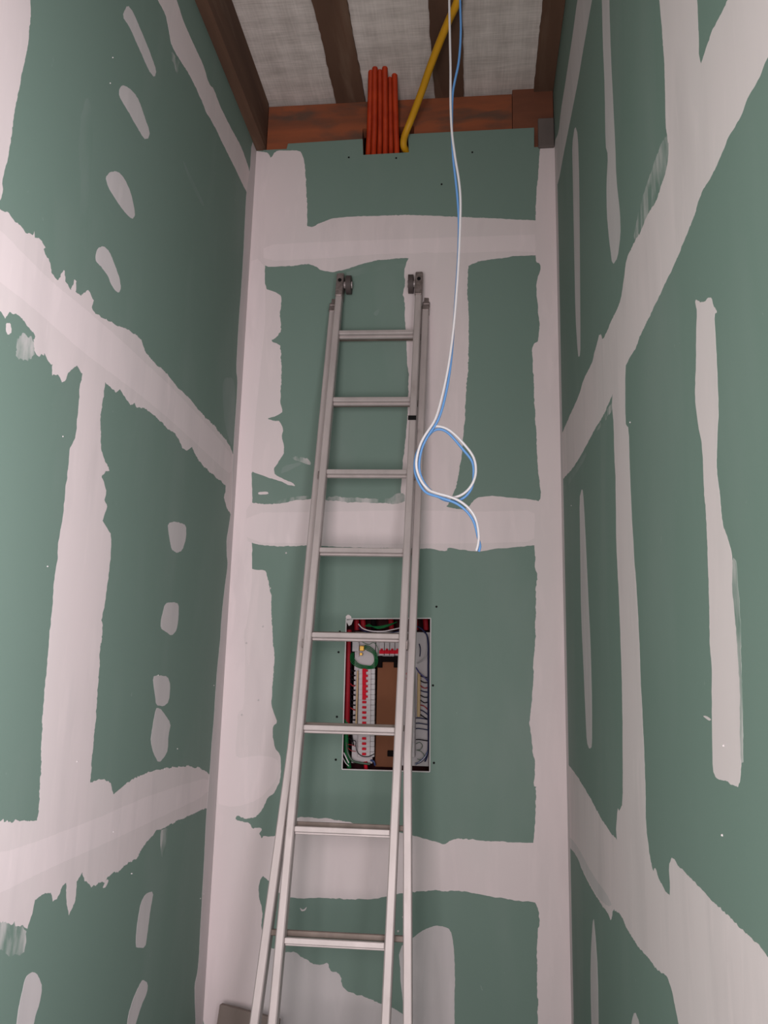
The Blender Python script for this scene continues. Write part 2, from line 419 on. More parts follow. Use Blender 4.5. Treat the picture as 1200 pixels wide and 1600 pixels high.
# --- left wall
patch('L', 'taped_joint', [(-60, -60), (50, -60), (48, 0), (45, 70), (38, 100), (28, 145), (20, 190), (15, 235), (9, 262), (3, 285), (5, 298), (-1, 315), (-60, 340)], M_comp)
patch('L', 'taped_joint', [(-500, -86), (-120, 232), (0, 326), (12, 332), (22, 345), (40, 362), (50, 365), (54, 361), (53, 369), (60, 373), (72, 385), (68, 390), (76, 405), (80, 425), (91, 440), (97, 425), (101, 422), (102, 440), (110, 452), (116, 437), (120, 440), (118, 455), (127, 461), (138, 455), (146, 468), (144, 480), (149, 489), (160, 497), (180, 508), (200, 515), (212, 522), (222, 535), (228, 550), (240, 565), (259, 582), (279, 607), (296, 622), (311, 641), (334, 665), (347, 680), (358, 695), (365, 712), (366, 800), (360, 802), (353, 791), (349.5, 777), (352, 769), (353, 759), (345, 752), (326, 736), (311, 721), (300, 699), (292, 704), (285, 700), (274, 676), (262, 671), (247, 654), (225, 637), (214, 637), (210, 630), (204, 633), (195, 620), (187, 608), (180, 613), (165, 597), (127, 582), (120, 570), (107, 582), (104, 592), (97, 597), (92, 588), (82, 586), (82, 570), (74, 562), (70, 553), (60, 560), (53, 545), (55, 525), (46, 510), (30, 494), (15, 487), (8, 496), (0, 487), (-120, 400), (-500, 82)], M_comp, 1.7, smooth=0)
patch('L', 'tape_coat', [(-500, -56), (-120, 262), (0, 358), (34, 394), (80, 440), (130, 480), (190, 532), (225, 565), (266, 603), (311, 650), (340, 682), (362, 712), (361, 742), (345, 729), (300, 687), (266, 656), (220, 618), (180, 588), (127, 548), (60, 488), (0, 440), (-120, 350), (-500, 32)], M_bright, .5)
patch('L', 'scraped_compound', [(24, 530), (36, 520), (54, 530), (54, 560), (40, 563), (25, 560)], M_smear, 2, 0.0006)
patch('L', 'scraped_compound', [(9, 505), (16, 503), (18, 518), (12, 525), (9, 518)], M_comp, 1, 0.0006)
patch('L', 'taped_joint', [(120, 560), (129, 579), (124, 616), (118, 684), (109, 702), (105, 740), (101, 781), (94, 830), (86, 897), (77, 991), (69, 1085), (65, 1160), (62, 1233), (60, 1267), (57, 1282), (60, 1340), (140, 1320), (140, 1223), (143, 1200), (147, 1150), (152, 1085), (156, 1021), (161, 975), (158, 970), (165, 935), (171, 886), (174, 850), (173, 835), (161, 815), (167, 791), (163, 781), (165, 766), (159, 744), (171, 734), (163, 718), (157.5, 702), (157, 657), (159, 635), (165, 596), (168, 580)], M_comp, 1.6, smooth=0)
patch('L', 'taped_joint', [(-500, 1455), (-120, 1289), (0, 1283), (17, 1283), (30, 1285), (57, 1282), (100, 1250), (140, 1223), (163, 1216), (172, 1223), (177, 1242), (187, 1233), (200, 1222), (227, 1208), (253, 1201), (287, 1197), (310, 1199), (325, 1208), (334, 1218), (330, 1262), (322, 1262), (300, 1273), (283, 1280), (263, 1290), (243, 1300), (233, 1310), (220, 1330), (213, 1342), (200, 1348), (187, 1360), (173, 1365), (163, 1379), (143, 1383), (133, 1373), (128, 1363), (120, 1377), (117, 1410), (108, 1430), (104, 1410), (102, 1380), (97, 1383), (94, 1393), (87, 1405), (82, 1408), (79, 1395), (67, 1397), (55, 1407), (50, 1427), (43, 1450), (36, 1446), (28, 1452), (15, 1443), (8, 1452), (0, 1440), (-120, 1490), (-500, 1653)], M_comp, 1.6, smooth=0)
patch('L', 'tape_coat', [(-500, 1513), (-120, 1350), (0, 1334), (65, 1312), (160, 1275), (240, 1240), (329, 1213), (327, 1240), (240, 1282), (160, 1320), (65, 1362), (0, 1396), (-120, 1440), (-500, 1603)], M_bright, .5)
patch('L', 'scraped_compound', [(-60, 1440), (0, 1440), (43, 1448), (41, 1470), (36, 1493), (17, 1493), (0, 1484), (-60, 1475)], M_smear, 2.5, 0.0006)
patch('L', 'compound_drip', [(250, 1298), (261, 1293), (262, 1300), (258, 1327), (254, 1342), (251, 1327)], M_smear, .5, 0.0008)
patch('L', 'compound_drip', [(166, 1374), (170, 1375), (165, 1387), (160, 1388)], M_comp, .4, 0.0008)
patch('L', 'scraped_compound', [(268, 78), (274, 88), (281, 96), (278, 104), (280, 118), (275, 112), (272, 98), (265, 92)], M_smear, 1, 0.0006)
FP = [
 [(199, 7), (208, 19), (221, 49), (236, 86), (244, 109), (242, 122), (232, 109), (217, 75), (202, 41), (191, 26)],
 [(186, 139), (191, 133), (201, 137), (214, 150), (225, 180), (234, 206), (232, 217), (225, 217), (210, 191), (195, 165), (186, 150)],
 [(165, 277), (172, 268), (184, 268), (195, 279), (204, 300), (210, 326), (211, 337), (206, 343), (197, 334), (180, 311), (169, 292)],
 [(149, 401), (152, 388), (161, 384), (171, 392), (180, 416), (187, 435), (189, 450), (186, 458), (180, 454), (172, 442), (169, 431), (157, 416), (150, 409)],
 [(262, 817), (277, 815), (291, 821), (290.6, 841), (285, 860), (275.6, 864), (268, 858), (264, 837)],
 [(258, 942), (270, 941), (279, 943), (279, 965), (276, 984), (268, 994), (259, 987), (250.5, 982), (252, 965)],
 [(238, 1057), (249, 1055), (262, 1057), (266, 1070), (264, 1096), (255, 1104), (244, 1102), (242, 1085)],
 [(245, 1105), (253, 1110), (267, 1130), (263, 1150), (262, 1172), (257, 1183), (248, 1192), (240, 1178), (235, 1160), (238, 1137), (242, 1113)],
 [(240, 1392), (235, 1420), (230, 1460), (227, 1480), (213, 1482), (212, 1470), (215, 1437), (220, 1410), (227, 1397)],
 [(223, 1530), (231, 1537), (230, 1550), (220, 1573), (213, 1597), (207, 1620), (196, 1620), (200, 1587), (208, 1560), (217, 1540)],
 [(43, 1523), (52, 1518), (60, 1525), (66, 1543), (62, 1567), (53, 1593), (50, 1630), (24, 1640), (26, 1590), (33, 1557), (38, 1533)]]
for q in FP: patch('L', 'filler_patch', q, M_grey, .6)
patch('L', 'taped_joint', [(262, -40), (276, 0), (285, 30), (300, 64), (319, 105), (326, 131), (334, 139), (345, 169), (364, 206), (375, 225), (386, 255), (392, 275), (390, 302), (384, 298), (369, 266), (352, 232), (330, 187), (322, 176), (319, 165), (296, 116), (281, 94), (268, 71), (264, 49), (259, 22), (246, 0), (228, -40)], M_comp)
def cornerL(y): return 400 - 0.0615 * (y - 235)
edge = [(393, 222), (391, 262), (385, 299), (383, 337), (380, 400), (377, 448), (373, 503), (371, 537), (369, 579), (371, 592), (370, 620), (367, 660), (364, 710), (362, 790), (358, 820), (354, 841), (354, 865), (356, 882), (351, 917), (346, 965), (344, 1000), (339, 1048), (337, 1075), (334, 1124), (331, 1158), (329.5, 1179), (327.5, 1206), (323, 1262), (321, 1296), (319, 1344), (316, 1392), (315, 1414), (313, 1449), (311, 1490), (309, 1517), (304, 1538), (304, 1559), (306, 1600), (304, 1640)]
patch('L', 'corner_compound', edge + [(cornerL(1640) + 2, 1640)] + [(cornerL(y) + 2, y) for y in range(1600, 200, -100)] + [(cornerL(215) + 2, 215)], M_grey, .5)

# --- end wall
def cL(y): return cornerL(y) - 1
def cR(y): return 867 + 0.0193 * (y - 235) + 1.5
patch('B', 'corner_compound', [(cL(y), y) for y in (236, 500, 800, 1100, 1400, 1640)][::-1] +
      [(408, 237), (418, 238), (423.5, 247), (430, 237), (440, 235), (468, 235), (474, 245), (477, 262), (479, 300), (480, 325), (480, 360), (470, 400), (414, 400),
       (414, 418), (414, 451), (426, 455), (436, 460), (440, 463), (440, 476), (437, 491), (439, 503), (439, 517), (433, 526), (424, 532), (433, 537), (439, 541), (440, 579), (440, 600), (437.5, 627), (442, 644), (437, 648), (427, 651), (417, 654), (429, 657), (437, 658), (442, 669), (440, 682), (444, 696), (443, 710), (437, 718), (433, 726), (427, 733), (430, 742), (444, 749), (457, 754), (462, 759), (452, 758), (437, 752), (422, 747), (402, 740), (393, 736), (393, 751), (394, 772), (393.5, 790), (394, 849), (394, 882), (391, 884), (393, 889), (413, 891), (416, 896), (420, 913), (424, 931), (424, 965), (426, 992), (429, 1034), (426.5, 1055), (425, 1082), (424, 1103), (428.5, 1117), (432.6, 1128), (426.5, 1135), (426, 1148), (430, 1169), (437.5, 1179), (439.5, 1192), (437.5, 1220), (434, 1228), (427.5, 1241), (418, 1245), (412, 1262), (400, 1277), (386, 1280), (378, 1278), (370, 1274), (367, 1281), (379, 1284), (390, 1287), (394, 1295), (404, 1292), (410, 1296), (404, 1302), (408, 1307), (418, 1330), (420, 1360), (407, 1373), (405, 1386), (404, 1399), (405, 1407), (410, 1421), (408, 1442), (409.6, 1462), (408, 1482), (415, 1500), (420, 1640)], M_comp)
patch('B', 'corner_second_coat', [(cL(y), y) for y in (410, 800, 1100, 1255)][::-1] + [(411, 400), (414, 440), (415, 496), (411, 537), (408, 565), (404, 606), (400, 641), (397, 690), (393, 724), (392, 800), (394, 870), (394, 896), (392.5, 924), (388, 958), (385, 979), (381, 986), (383, 1020), (383, 1055), (381, 1107), (371, 1114), (371, 1137), (368, 1165), (369, 1186), (400, 1180), (432, 1184), (436, 1200), (430, 1222), (405, 1250), (366, 1262)], M_bright, .4)
patch('B', 'taped_joint', [(430, 330), (478, 352), (488, 356), (500, 348), (520, 341), (560, 338), (600, 337), (620, 336), (640, 336), (700, 338), (760, 341), (800, 343), (850, 345), (850, 399), (836, 399), (805, 400), (776, 404), (747, 408), (731, 417), (700, 410), (660, 403), (651, 403), (613, 404), (580, 408), (547, 419), (526, 424), (517, 425), (501, 423), (492, 415), (480, 412), (463, 415), (442, 417), (413, 417), (400, 400), (400, 350)], M_comp)
patch('B', 'tape_coat', [(412, 383), (480, 379), (560, 376), (700, 371), (790, 368), (850, 366), (850, 394), (790, 393), (700, 396), (600, 396), (500, 404), (412, 408)], M_bright, .5)
patch('B', 'taped_joint', [(642, 395), (740, 395), (731, 417), (730, 455), (732, 480), (732, 555), (730, 592), (727, 640), (725, 667), (722, 707), (717, 743), (710, 767), (702, 785), (697, 793), (700, 815), (625, 815), (628, 740), (636, 660), (637, 642), (639, 592), (636, 567), (635, 530), (633, 505), (632, 467), (629, 460), (634, 442), (631, 430), (632.5, 417)], M_comp)
patch('B', 'taped_joint', [(385, 784), (420, 788), (437, 787), (457, 782), (490, 779), (510, 781), (540, 783), (580, 785), (613, 787), (625, 784), (640, 784), (698, 792), (730, 797), (738, 783), (747, 777), (763, 775), (790, 776.6), (820, 779.4), (842, 782), (850, 790), (850, 850), (835, 852), (817, 853.6), (790, 857), (773, 857), (750, 862), (737, 862), (713, 857), (700, 855), (697, 862), (680, 858), (660, 857), (628, 857), (560, 856), (503, 853), (483, 852), (463, 853), (440, 854), (407, 852), (394, 848), (385, 845)], M_comp)
patch('B', 'scraped_compound', [(510, 776), (560, 778), (600, 780), (612, 778), (618, 770), (633, 770), (634, 786), (600, 787), (510, 783)], M_smear, 1.4, 0.0006)
patch('B', 'scraped_compound', [(425, 786), (445, 779), (470, 775), (492, 774), (492, 778), (465, 781), (440, 787)], M_smear, .8, 0.0006)
patch('B', 'tape_coat', [(385, 801), (500, 800), (640, 797), (740, 800), (845, 797), (845, 846), (740, 849), (600, 850), (500, 849), (385, 848)], M_bright, .4)
patch('B', 'corner_compound', [(844.6, 231), (854, 227.5), (864, 226), (cR(226), 226)] + [(cR(y), y) for y in (500, 800, 1100, 1400, 1640)] +
      [(841, 1640), (841, 1600), (839, 1575), (841, 1568), (839, 1549), (838.5, 1524), (839, 1504), (838.5, 1480), (841, 1462), (840, 1452), (844, 1442), (841, 1421), (836, 1411), (830, 1380), (834, 1317), (836, 1296), (837, 1262), (838.5, 1230), (833, 1227.5), (836, 1218), (836, 1200), (837, 1187), (833, 1180), (829.6, 1148), (827, 1126.5), (831, 1096), (834, 1055), (834, 1027), (836, 1006), (837, 965), (837, 924), (840, 898), (836, 890), (836, 870), (835, 852), (835, 790), (843, 782), (845, 772), (842, 751), (839.5, 710), (837, 669), (835, 621), (832.6, 565), (831, 544), (834, 537), (841, 533), (843, 510), (841, 496), (839.5, 469), (838, 445), (840, 434), (844, 425), (843.6, 412), (838, 410), (836.7, 399), (836, 345), (838, 304), (840, 285), (841, 269), (842.5, 242)], M_comp)
patch('B', 'taped_joint', [(408, 1307), (427, 1308), (440, 1300), (452, 1284), (465, 1276), (493, 1278), (522, 1280), (544, 1285), (567, 1289), (610, 1298), (648, 1306), (663, 1310), (683, 1316), (694, 1319), (706, 1312), (720, 1310), (760, 1314), (800, 1316), (848, 1317), (848, 1409), (834, 1410), (816, 1408), (800, 1406), (760, 1399), (720, 1392), (692, 1392), (677, 1391), (648, 1393), (621, 1397.6), (601, 1401), (573, 1406), (527, 1404), (493, 1402), (456, 1404), (438, 1398), (423, 1378), (410, 1370), (400, 1340)], M_comp)
patch('B', 'compound_base_coat', [(405, 1484), (425, 1481), (448, 1489), (462, 1487), (473, 1496), (487, 1506), (502, 1508), (513, 1504), (514.6, 1517), (530, 1520), (534, 1531), (536, 1545), (555, 1554), (568, 1557), (578, 1562), (595, 1568), (612, 1574), (629, 1584), (645, 1600), (660, 1640), (400, 1640)], M_grey)
patch('B', 'filler_patch', [(623, 1482), (648, 1463), (663, 1452), (680, 1446), (694, 1448), (704, 1453), (708.6, 1477), (711, 1514), (710, 1577), (710, 1640), (640, 1640), (632, 1590), (626, 1530)], M_grey, .6)
patch('B', 'scraped_compound', [(455, 716), (462, 712), (478, 716), (486, 722), (484, 727), (470, 722)], M_smear, 1, 0.0006)
patch('B', 'scraped_compound', [(442, 728), (468, 722), (472, 725), (450, 736), (438, 741)], M_haze, .5, 0.0004)
patch('B', 'scraped_compound', [(403, 769), (418, 768), (420, 772), (404, 773)], M_comp, .3, 0.0006)
patch('B', 'scraped_compound', [(586, 486), (593, 482), (592, 489), (588, 494), (583, 491)], M_haze, .3, 0.0006)
patch('B', 'scraped_compound', [(468, 1418), (474, 1422), (480, 1416), (477, 1423), (471, 1424)], M_comp, .3, 0.0006)
patch('B', 'scraped_compound', [(540, 963), (544, 960), (549, 963), (549, 967), (541, 968)], M_comp, .3, 0.0006)

# --- right wall
patch('R', 'taped_joint', [(910, -40), (902, 0), (895, 53), (884.5, 122), (876, 175), (873, 207), (866, 222), (866, 300), (873, 283), (879, 249), (884.5, 221), (895, 168), (904, 122), (912.5, 70), (925, 0), (936, -60)], M_grey, .4)
patch('R', 'filler_patch', [(898.5, 196), (894, 224), (895, 280), (897, 385), (899, 490), (903, 557), (906, 557), (907, 543), (906, 385), (905, 280), (903, 210)], M_grey, .3)
patch('R', 'filler_patch', [(938, -60), (940.5, 0), (942, 70), (945, 140), (946, 228), (950, 242), (947.5, 287), (948, 333), (952, 378), (957, 415), (965, 403), (969.6, 368), (969, 333), (963, 280), (961.5, 228), (958, 158), (954.5, 87), (952, 0), (951, -60)], M_grey, .4)
patch('R', 'taped_joint', [(1024, -80), (1030, 0), (1035, 52), (1039, 122), (1040, 193), (1044, 224), (1040, 290), (1080, 200), (1100, 115), (1092, 90), (1092, 52), (1089, 0), (1085, -80)], M_comp, .7)
patch('R', 'taped_joint', [(1260, -260), (1137, 0), (1119, 35), (1105, 70), (1096, 98), (1088, 130), (1042, 245), (1040, 266), (1028, 298), (1010, 333), (996, 368), (979, 403), (974, 441), (970, 469), (961, 490), (951, 511), (942, 532), (938, 518), (930, 546), (925, 568), (912, 592), (905, 617), (891, 648), (877, 680), (873, 690), (873, 754), (878, 750), (895, 732), (912, 704), (930, 669), (944, 648), (955, 620), (979, 568), (995, 540), (1000, 525), (1017, 490), (1035, 452), (1052, 417), (1070, 375), (1084, 340), (1094, 305), (1105, 287), (1119, 259), (1133, 228), (1140, 210), (1158, 182), (1168, 154), (1182, 130), (1200, 87), (1320, -160)], M_comp)
patch('R', 'scraped_compound', [(1042, 206), (1046, 245), (1032, 300), (1012, 335), (996, 372), (989, 372), (1000, 320), (1015, 275), (1030, 232)], M_smear, 1.5, 0.0008)
patch('R', 'scraped_compound', [(944, 648), (958, 625), (957, 640), (940, 665), (928, 680)], M_smear, 1, 0.0006)
patch('R', 'scraped_compound', [(915, 705), (917, 712), (897, 745), (879, 773), (878, 765), (895, 738)], M_haze, .4, 0.0004)
patch('R', 'taped_joint', [(958, 600), (956, 634), (959, 662), (960, 715), (962, 750), (963, 855), (967, 925), (970, 1013), (972, 1075), (973, 1153), (973, 1256), (968, 1267), (965, 1262), (962, 1304), (975, 1370), (1045, 1401), (1030, 1376), (1023, 1352), (1021, 1363), (1016, 1342), (1009, 1291), (1008, 1205), (1004, 1119), (1001, 1065), (998, 978), (995, 925), (991, 872), (987, 802), (984, 732), (982.5, 669), (977, 662), (977, 575), (980, 560)], M_comp, .8)
patch('R', 'taped_joint', [(884, 1190), (889, 1196), (901, 1211), (922, 1246), (942, 1284), (958, 1306), (990, 1335), (1020, 1365), (1046, 1401), (1047, 1385), (1045, 1352), (1051, 1340), (1066, 1359), (1100, 1394), (1135, 1428), (1162, 1456), (1186, 1476), (1200, 1495), (1300, 1590), (1400, 1900), (1130, 1800), (1068, 1640), (1056, 1576), (1049, 1545), (1042, 1524), (1025, 1514), (1011, 1493), (997, 1480), (980, 1452), (970, 1428), (964, 1424), (958, 1421), (955, 1440), (949, 1425), (942, 1418), (939, 1411), (929, 1397), (911, 1363), (901, 1335), (889, 1320), (884, 1316)], M_comp)
patch('R', 'compound_base_coat', [(889, 1305), (904, 1325), (925, 1365), (950, 1400), (957, 1416), (945, 1414), (930, 1396), (912, 1363), (901, 1337), (889, 1322)], M_grey, .6)
patch('R', 'filler_patch', [(909, 764), (905.5, 778), (906.6, 855), (908, 960), (912, 1048), (915, 1119), (917, 1160), (921, 1171), (925, 1167), (925, 1102), (923, 1013), (918, 908), (914, 820), (911, 768)], M_grey, .4)
patch('R', 'filler_patch', [(1086, 466), (1094, 472), (1101.6, 471), (1107, 464), (1112, 464), (1114, 476), (1121, 487), (1115.6, 490), (1118, 525), (1121, 575), (1123, 638), (1121, 680), (1119, 736), (1124, 767), (1129, 820), (1138, 841), (1145, 876), (1145, 925), (1152, 995), (1156, 1060), (1158, 1187), (1155.6, 1232), (1145, 1229), (1135, 1220), (1119.5, 1217), (1114, 1205), (1112.6, 1153), (1112.6, 1050), (1109, 995), (1107, 890), (1103, 802), (1100, 767), (1098, 697), (1091, 666), (1086, 617), (1087.6, 575), (1088, 525), (1089, 490)], M_comp, .8)
patch('R', 'scraped_compound', [(1145, 870), (1152, 880), (1156, 960), (1160, 1080), (1161, 1190), (1157, 1190), (1156, 1060), (1151, 995), (1144, 925)], M_smear, 1.2, 0.0006)
patch('R', 'filler_patch', [(927, 1430), (923.6, 1480), (922.6, 1531), (925, 1640), (936, 1640), (934, 1514), (930.5, 1462)], M_grey, .4)
patch('R', 'filler_patch', [(992, 1579), (986, 1600), (985, 1640), (1004, 1640), (999, 1597)], M_grey, .4)
patch('R', 'scraped_compound', [(1098, 1118), (1104, 1118), (1112, 1124), (1108, 1126)], M_comp, .3, 0.0006)
patch('R', 'corner_compound', [(cR(y) - 4, y) for y in (230, 600, 1000, 1400, 1640)] + [(cR(y) + 1.5, y) for y in (1640, 1400, 1000, 600, 230)], M_grey, .2)

# drywall screws
for x, y in [(529, 1019), (526.5, 1120), (524.7, 1187), (676.5, 1071), (678, 1192), (682, 948), (545, 246), (619, 247), (738, 238), (690, 288), (531, 987)]:
    p = onY(x, y)
    MB().cyl(p + Vector((0, -0.0008, 0)), p + Vector((0, 0.002, 0)), 0.0042, 12).build('drywall_screw', M_rub, wall_back)
# small crumbs of dried compound
for w_, lst in {'L': [(176, 90), (172, 130), (247, 1055), (98, 682), (74, 885), (334, 1071), (344, 1071), (277, 1170), (206, 1365), (257, 1202), (205, 1365), (177, 1300), (120, 1190), (318, 1397), (313, 1404)],
                'B': [(411, 979), (385, 1005), (404, 1094), (378, 1117), (447, 864), (630, 1433), (622, 1455), (422, 919)],
                'R': [(893, 790), (985, 660), (1131, 1165), (1129, 1305)]}.items():
    for x, y in lst:
        p = wallpt(w_, x, y)
        n = {'B': Vector((0, -1, 0)), 'L': Vector((1, 0, 0)), 'R': Vector((-1, 0, 0))}[w_]
        MB().tube([p - n * 0.001, p + n * 0.0012, p + n * 0.0020], 0.004, 7, True, [0.0020 + 0.002 * (w_ == 'B'), 0.0016 + 0.002 * (w_ == 'B'), 0.0012]).build('compound_crumb', M_grey, PAR[w_])

# ------------------------------------------------------------------ conduits and cables
def corrugated(pts, r):
    pts = spline(pts, 10); out = [pts[0]]; acc = 0; step = 0.0022
    P = [pts[0]]
    for i in range(len(pts) - 1):
        a, b = pts[i], pts[i + 1]; L_ = (b - a).length; n = max(1, int(round(L_ / step)))
        for k in range(1, n + 1): P.append(a.lerp(b, k / n))
    rr = [r * (1.0 if i % 2 else 0.90) for i in range(len(P))]
    return MB().tube(P, r, 12, True, rr)
tops = [(580, 112, 2.902), (586, 107, 2.884), (594, 106, 2.902), (601, 113, 2.886), (609, 124, 2.948), (616, 126, 2.930)]
bots = [(575.5, 3.092), (584, 3.070), (593, 3.094), (602, 3.070), (611, 3.094), (620, 3.070)]
names = ['outermost left orange conduit dropping from the ceiling into the wall slot', 'second orange conduit from the left in the bundle at the wall slot',
         'third orange conduit from the left in the bundle at the wall slot', 'fourth orange conduit from the left in the bundle at the wall slot',
         'orange conduit second from right, starting lower beside the taller ones', 'outermost right orange conduit nearest the yellow one at the slot']
for (tx, ty, ya), (bx_, yb), nm in zip(tops, bots, names):
    a = onY(tx, ty, ya); a.z = ZT + 0.02
    b = onY(bx_, 236, yb)
    c = Vector((b.x, yb + 0.004, b.z - 0.10)); d_ = Vector((b.x, yb + 0.004, b.z - 0.25))
    m1 = a.lerp(b, 0.12) + Vector((0, -0.003, 0)); m2 = a.lerp(b, 0.66); m2.y = yb - 0.052
    tag(corrugated([a, m1, m2, b, c, d_], 0.0124).build('orange_conduit', M_orange), nm, 'conduit', 'orange conduits at the wall slot')
yp = [(735, -60, 2.38), (715, 0, 2.50), (702, 30, 2.575), (687, 66, 2.665), (672, 105, 2.765), (660, 140, 2.86), (645, 180, 2.955), (635, 205, 3.00), (631, 218, 3.03), (631, 229, 3.052), (636, 238, 3.08), (637, 250, 3.088), (637, 290, 3.09)]
yq = [onY(*p) for p in yp]; yq[0].z = ZT + 0.02
tag(corrugated(yq, 0.0150).build('yellow_conduit', M_yellow), 'yellow conduit slanting from the ceiling down to the slot beside the orange bundle', 'conduit')

YC = 1.75
wpx = [(699, -700, 0), (700, -300, 0), (701, -100, 0), (702, 0, 0), (703, 60, 0), (704, 110, 0), (704, 160, 0), (706, 205, 0), (711, 245, 0), (717, 282, 0), (719.5, 312, 0), (719, 350, 0), (717, 400, 0), (714, 450, 0), (709, 510, 0), (701, 570, 0), (691, 618, 0), (680, 655, -.004), (663, 682, -.006), (655, 700, -.006), (650.5, 722, -.004), (653, 740, 0), (662, 757, 0), (676, 769, .002), (692, 775, .004), (710, 777, .006), (726, 770, .004), (738, 756, 0), (743.5, 737, 0), (740, 715, 0), (726, 695, 0), (706, 675, 0), (690, 667, .002), (676, 668, .006), (663, 685, .006), (654, 705, .006), (651, 725, .006), (656, 746, .004), (668, 764, 0), (684, 771, -.006), (702, 776, -.008), (720, 784, -.006), (735, 797, -.003), (744, 813, 0), (748, 835, 0), (747, 850, 0), (744, 861, 0)]
def cable(px, r, dx=0, dy=0, dY=0):
    P = [onY(x + dx, y + dy, YC + d + dY) for x, y, d in px]
    P[0].z = ZT + 0.03
    return MB().tube(spline(P, 6), r, 10)
tag(cable(wpx, 0.0029).build('white_cable', M_white), 'thin white cable hanging from the ceiling and looping near its end', 'cable')
bpx = [(716, -700, .010), (716, -300, .010), (718, -100, .010), (719, 0, .010), (720, 50, .010), (717, 95, .010), (711, 125, .009), (707, 150, .008), (706, 200, .006), (708, 245, .006), (712, 282, .006), (715, 312, .006), (717, 350, .006), (716, 400, .006), (713, 450, .007), (709, 510, .007), (704, 570, .006), (696, 618, .004), (685, 655, .002), (667, 684, .002), (659, 702, .002), (655, 724, .004), (657, 742, .006), (666, 759, .006), (680, 772, .008), (694, 781, .010), (712, 783, .012), (727, 776, .010), (737, 762, .006), (740, 744, .006), (738, 722, .006), (724, 703, .006), (703, 679, .006), (689, 671, .008), (676, 674, .012), (664, 688, .012), (652, 706, .012), (648, 727, .012), (651, 746, .010), (664, 768, .006), (684, 776, 0), (702, 782, -.003), (717, 789, -.001), (731, 801, .002), (741, 817, .005), (747, 840, .005), (750, 853, .005), (748, 862, .005)]
tag(cable(bpx, 0.0029).build('blue_cable', M_blue), 'thin blue wire hanging beside the white cable and twisted with it', 'cable')

# ------------------------------------------------------------------ ladder
P0 = Vector((-0.1241, 0.9700, 0.4281)) * D; P0.z += CZ
V = Vector((-0.000777, -0.0201087, -0.0963458)) * D        # one rung down
U = Vector((0.0948588, 0.00233, -0.0000628)).normalized()
pitch = V.length; Vd = V.normalized(); Nw = U.cross(Vd).normalized()
if Nw.y < 0: Nw = -Nw                                       # towards the wall
nf = (P0.z) / (-V.z)                                        # rung index at which the floor is reached
foot = P0 + V * nf; foot.z = 0
lad = thing('extension_ladder', foot, 'tall two-section aluminium ladder leaning against the green end wall', 'ladder')
Tn = 0.046
def LP(i, u, n=0.0): return P0 + V * i + U * u + Nw * n
fw = 0.1445 + 0.0130
for s in (-1, 1):
    MB().beam(LP(-0.56, s * fw), LP(nf - 0.35, s * fw), U, 0.0128, 0.022).build('front_rail', M_alu, lad)
# flared rear rails
def rear_u(i):
    if i < 5.2: return 0.1850
    return 0.1850 + (min(i, nf) - 5.2) * 0.0128
for s in (-1, 1):
    st = [-0.50] + [k * 0.5 for k in range(0, 10)] + [5.2, 5.6, 6.0, 7.0, 8.0, 9.0, 10.0, nf - 0.12]
    mb = MB(); hw, hd, k = 0.0130, 0.024, 0.003
    sec = [(hw - k, -hd), (hw, -hd + k), (hw, hd - k), (hw - k, hd), (-hw + k, hd), (-hw, hd - k), (-hw, -hd + k), (-hw + k, -hd)]
    vs = []
    for i in st:
        c = LP(i, s * rear_u(i), Tn)
        vs += [c + U * a + Nw * b for a, b in sec]
    fs = [tuple(range(8)), tuple(range(len(vs) - 1, len(vs) - 9, -1))]
    for q in range(len(st) - 1):
        for e in range(8):
            g = (e + 1) % 8; fs.append((q * 8 + e, q * 8 + 8 + e, q * 8 + 8 + g, q * 8 + g))
    mb.add(vs, fs); mb.build('rear_rail', M_alu, lad)
    MB().box(LP(nf - 0.10, s * rear_u(nf), Tn), (0.018, 0.032, 0.03), (U, Nw, Vd), 0.004).build('rubber_foot', M_rub, lad)
    MB().box(LP(nf - 0.33, s * fw), (0.0145, 0.024, 0.012), (U, Nw, Vd), 0.003).build('end_cap', M_rub, lad)
for i in range(0, 11):
    if i < nf - 0.5:
        m = MB()
        m.box(LP(i, 0, -0.002), (0.1445, 0.014, 0.0085), (U, Nw, Vd), 0.002)
        m.box(LP(i + 0.032, 0, 0.008), (0.1445, 0.006, 0.0045), (U, Nw, Vd), 0.0012)
        m.build('rung', M_alu, lad)
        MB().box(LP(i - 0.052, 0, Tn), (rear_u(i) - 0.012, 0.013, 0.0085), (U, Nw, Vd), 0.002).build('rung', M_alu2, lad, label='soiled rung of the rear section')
        if i == 10: pass
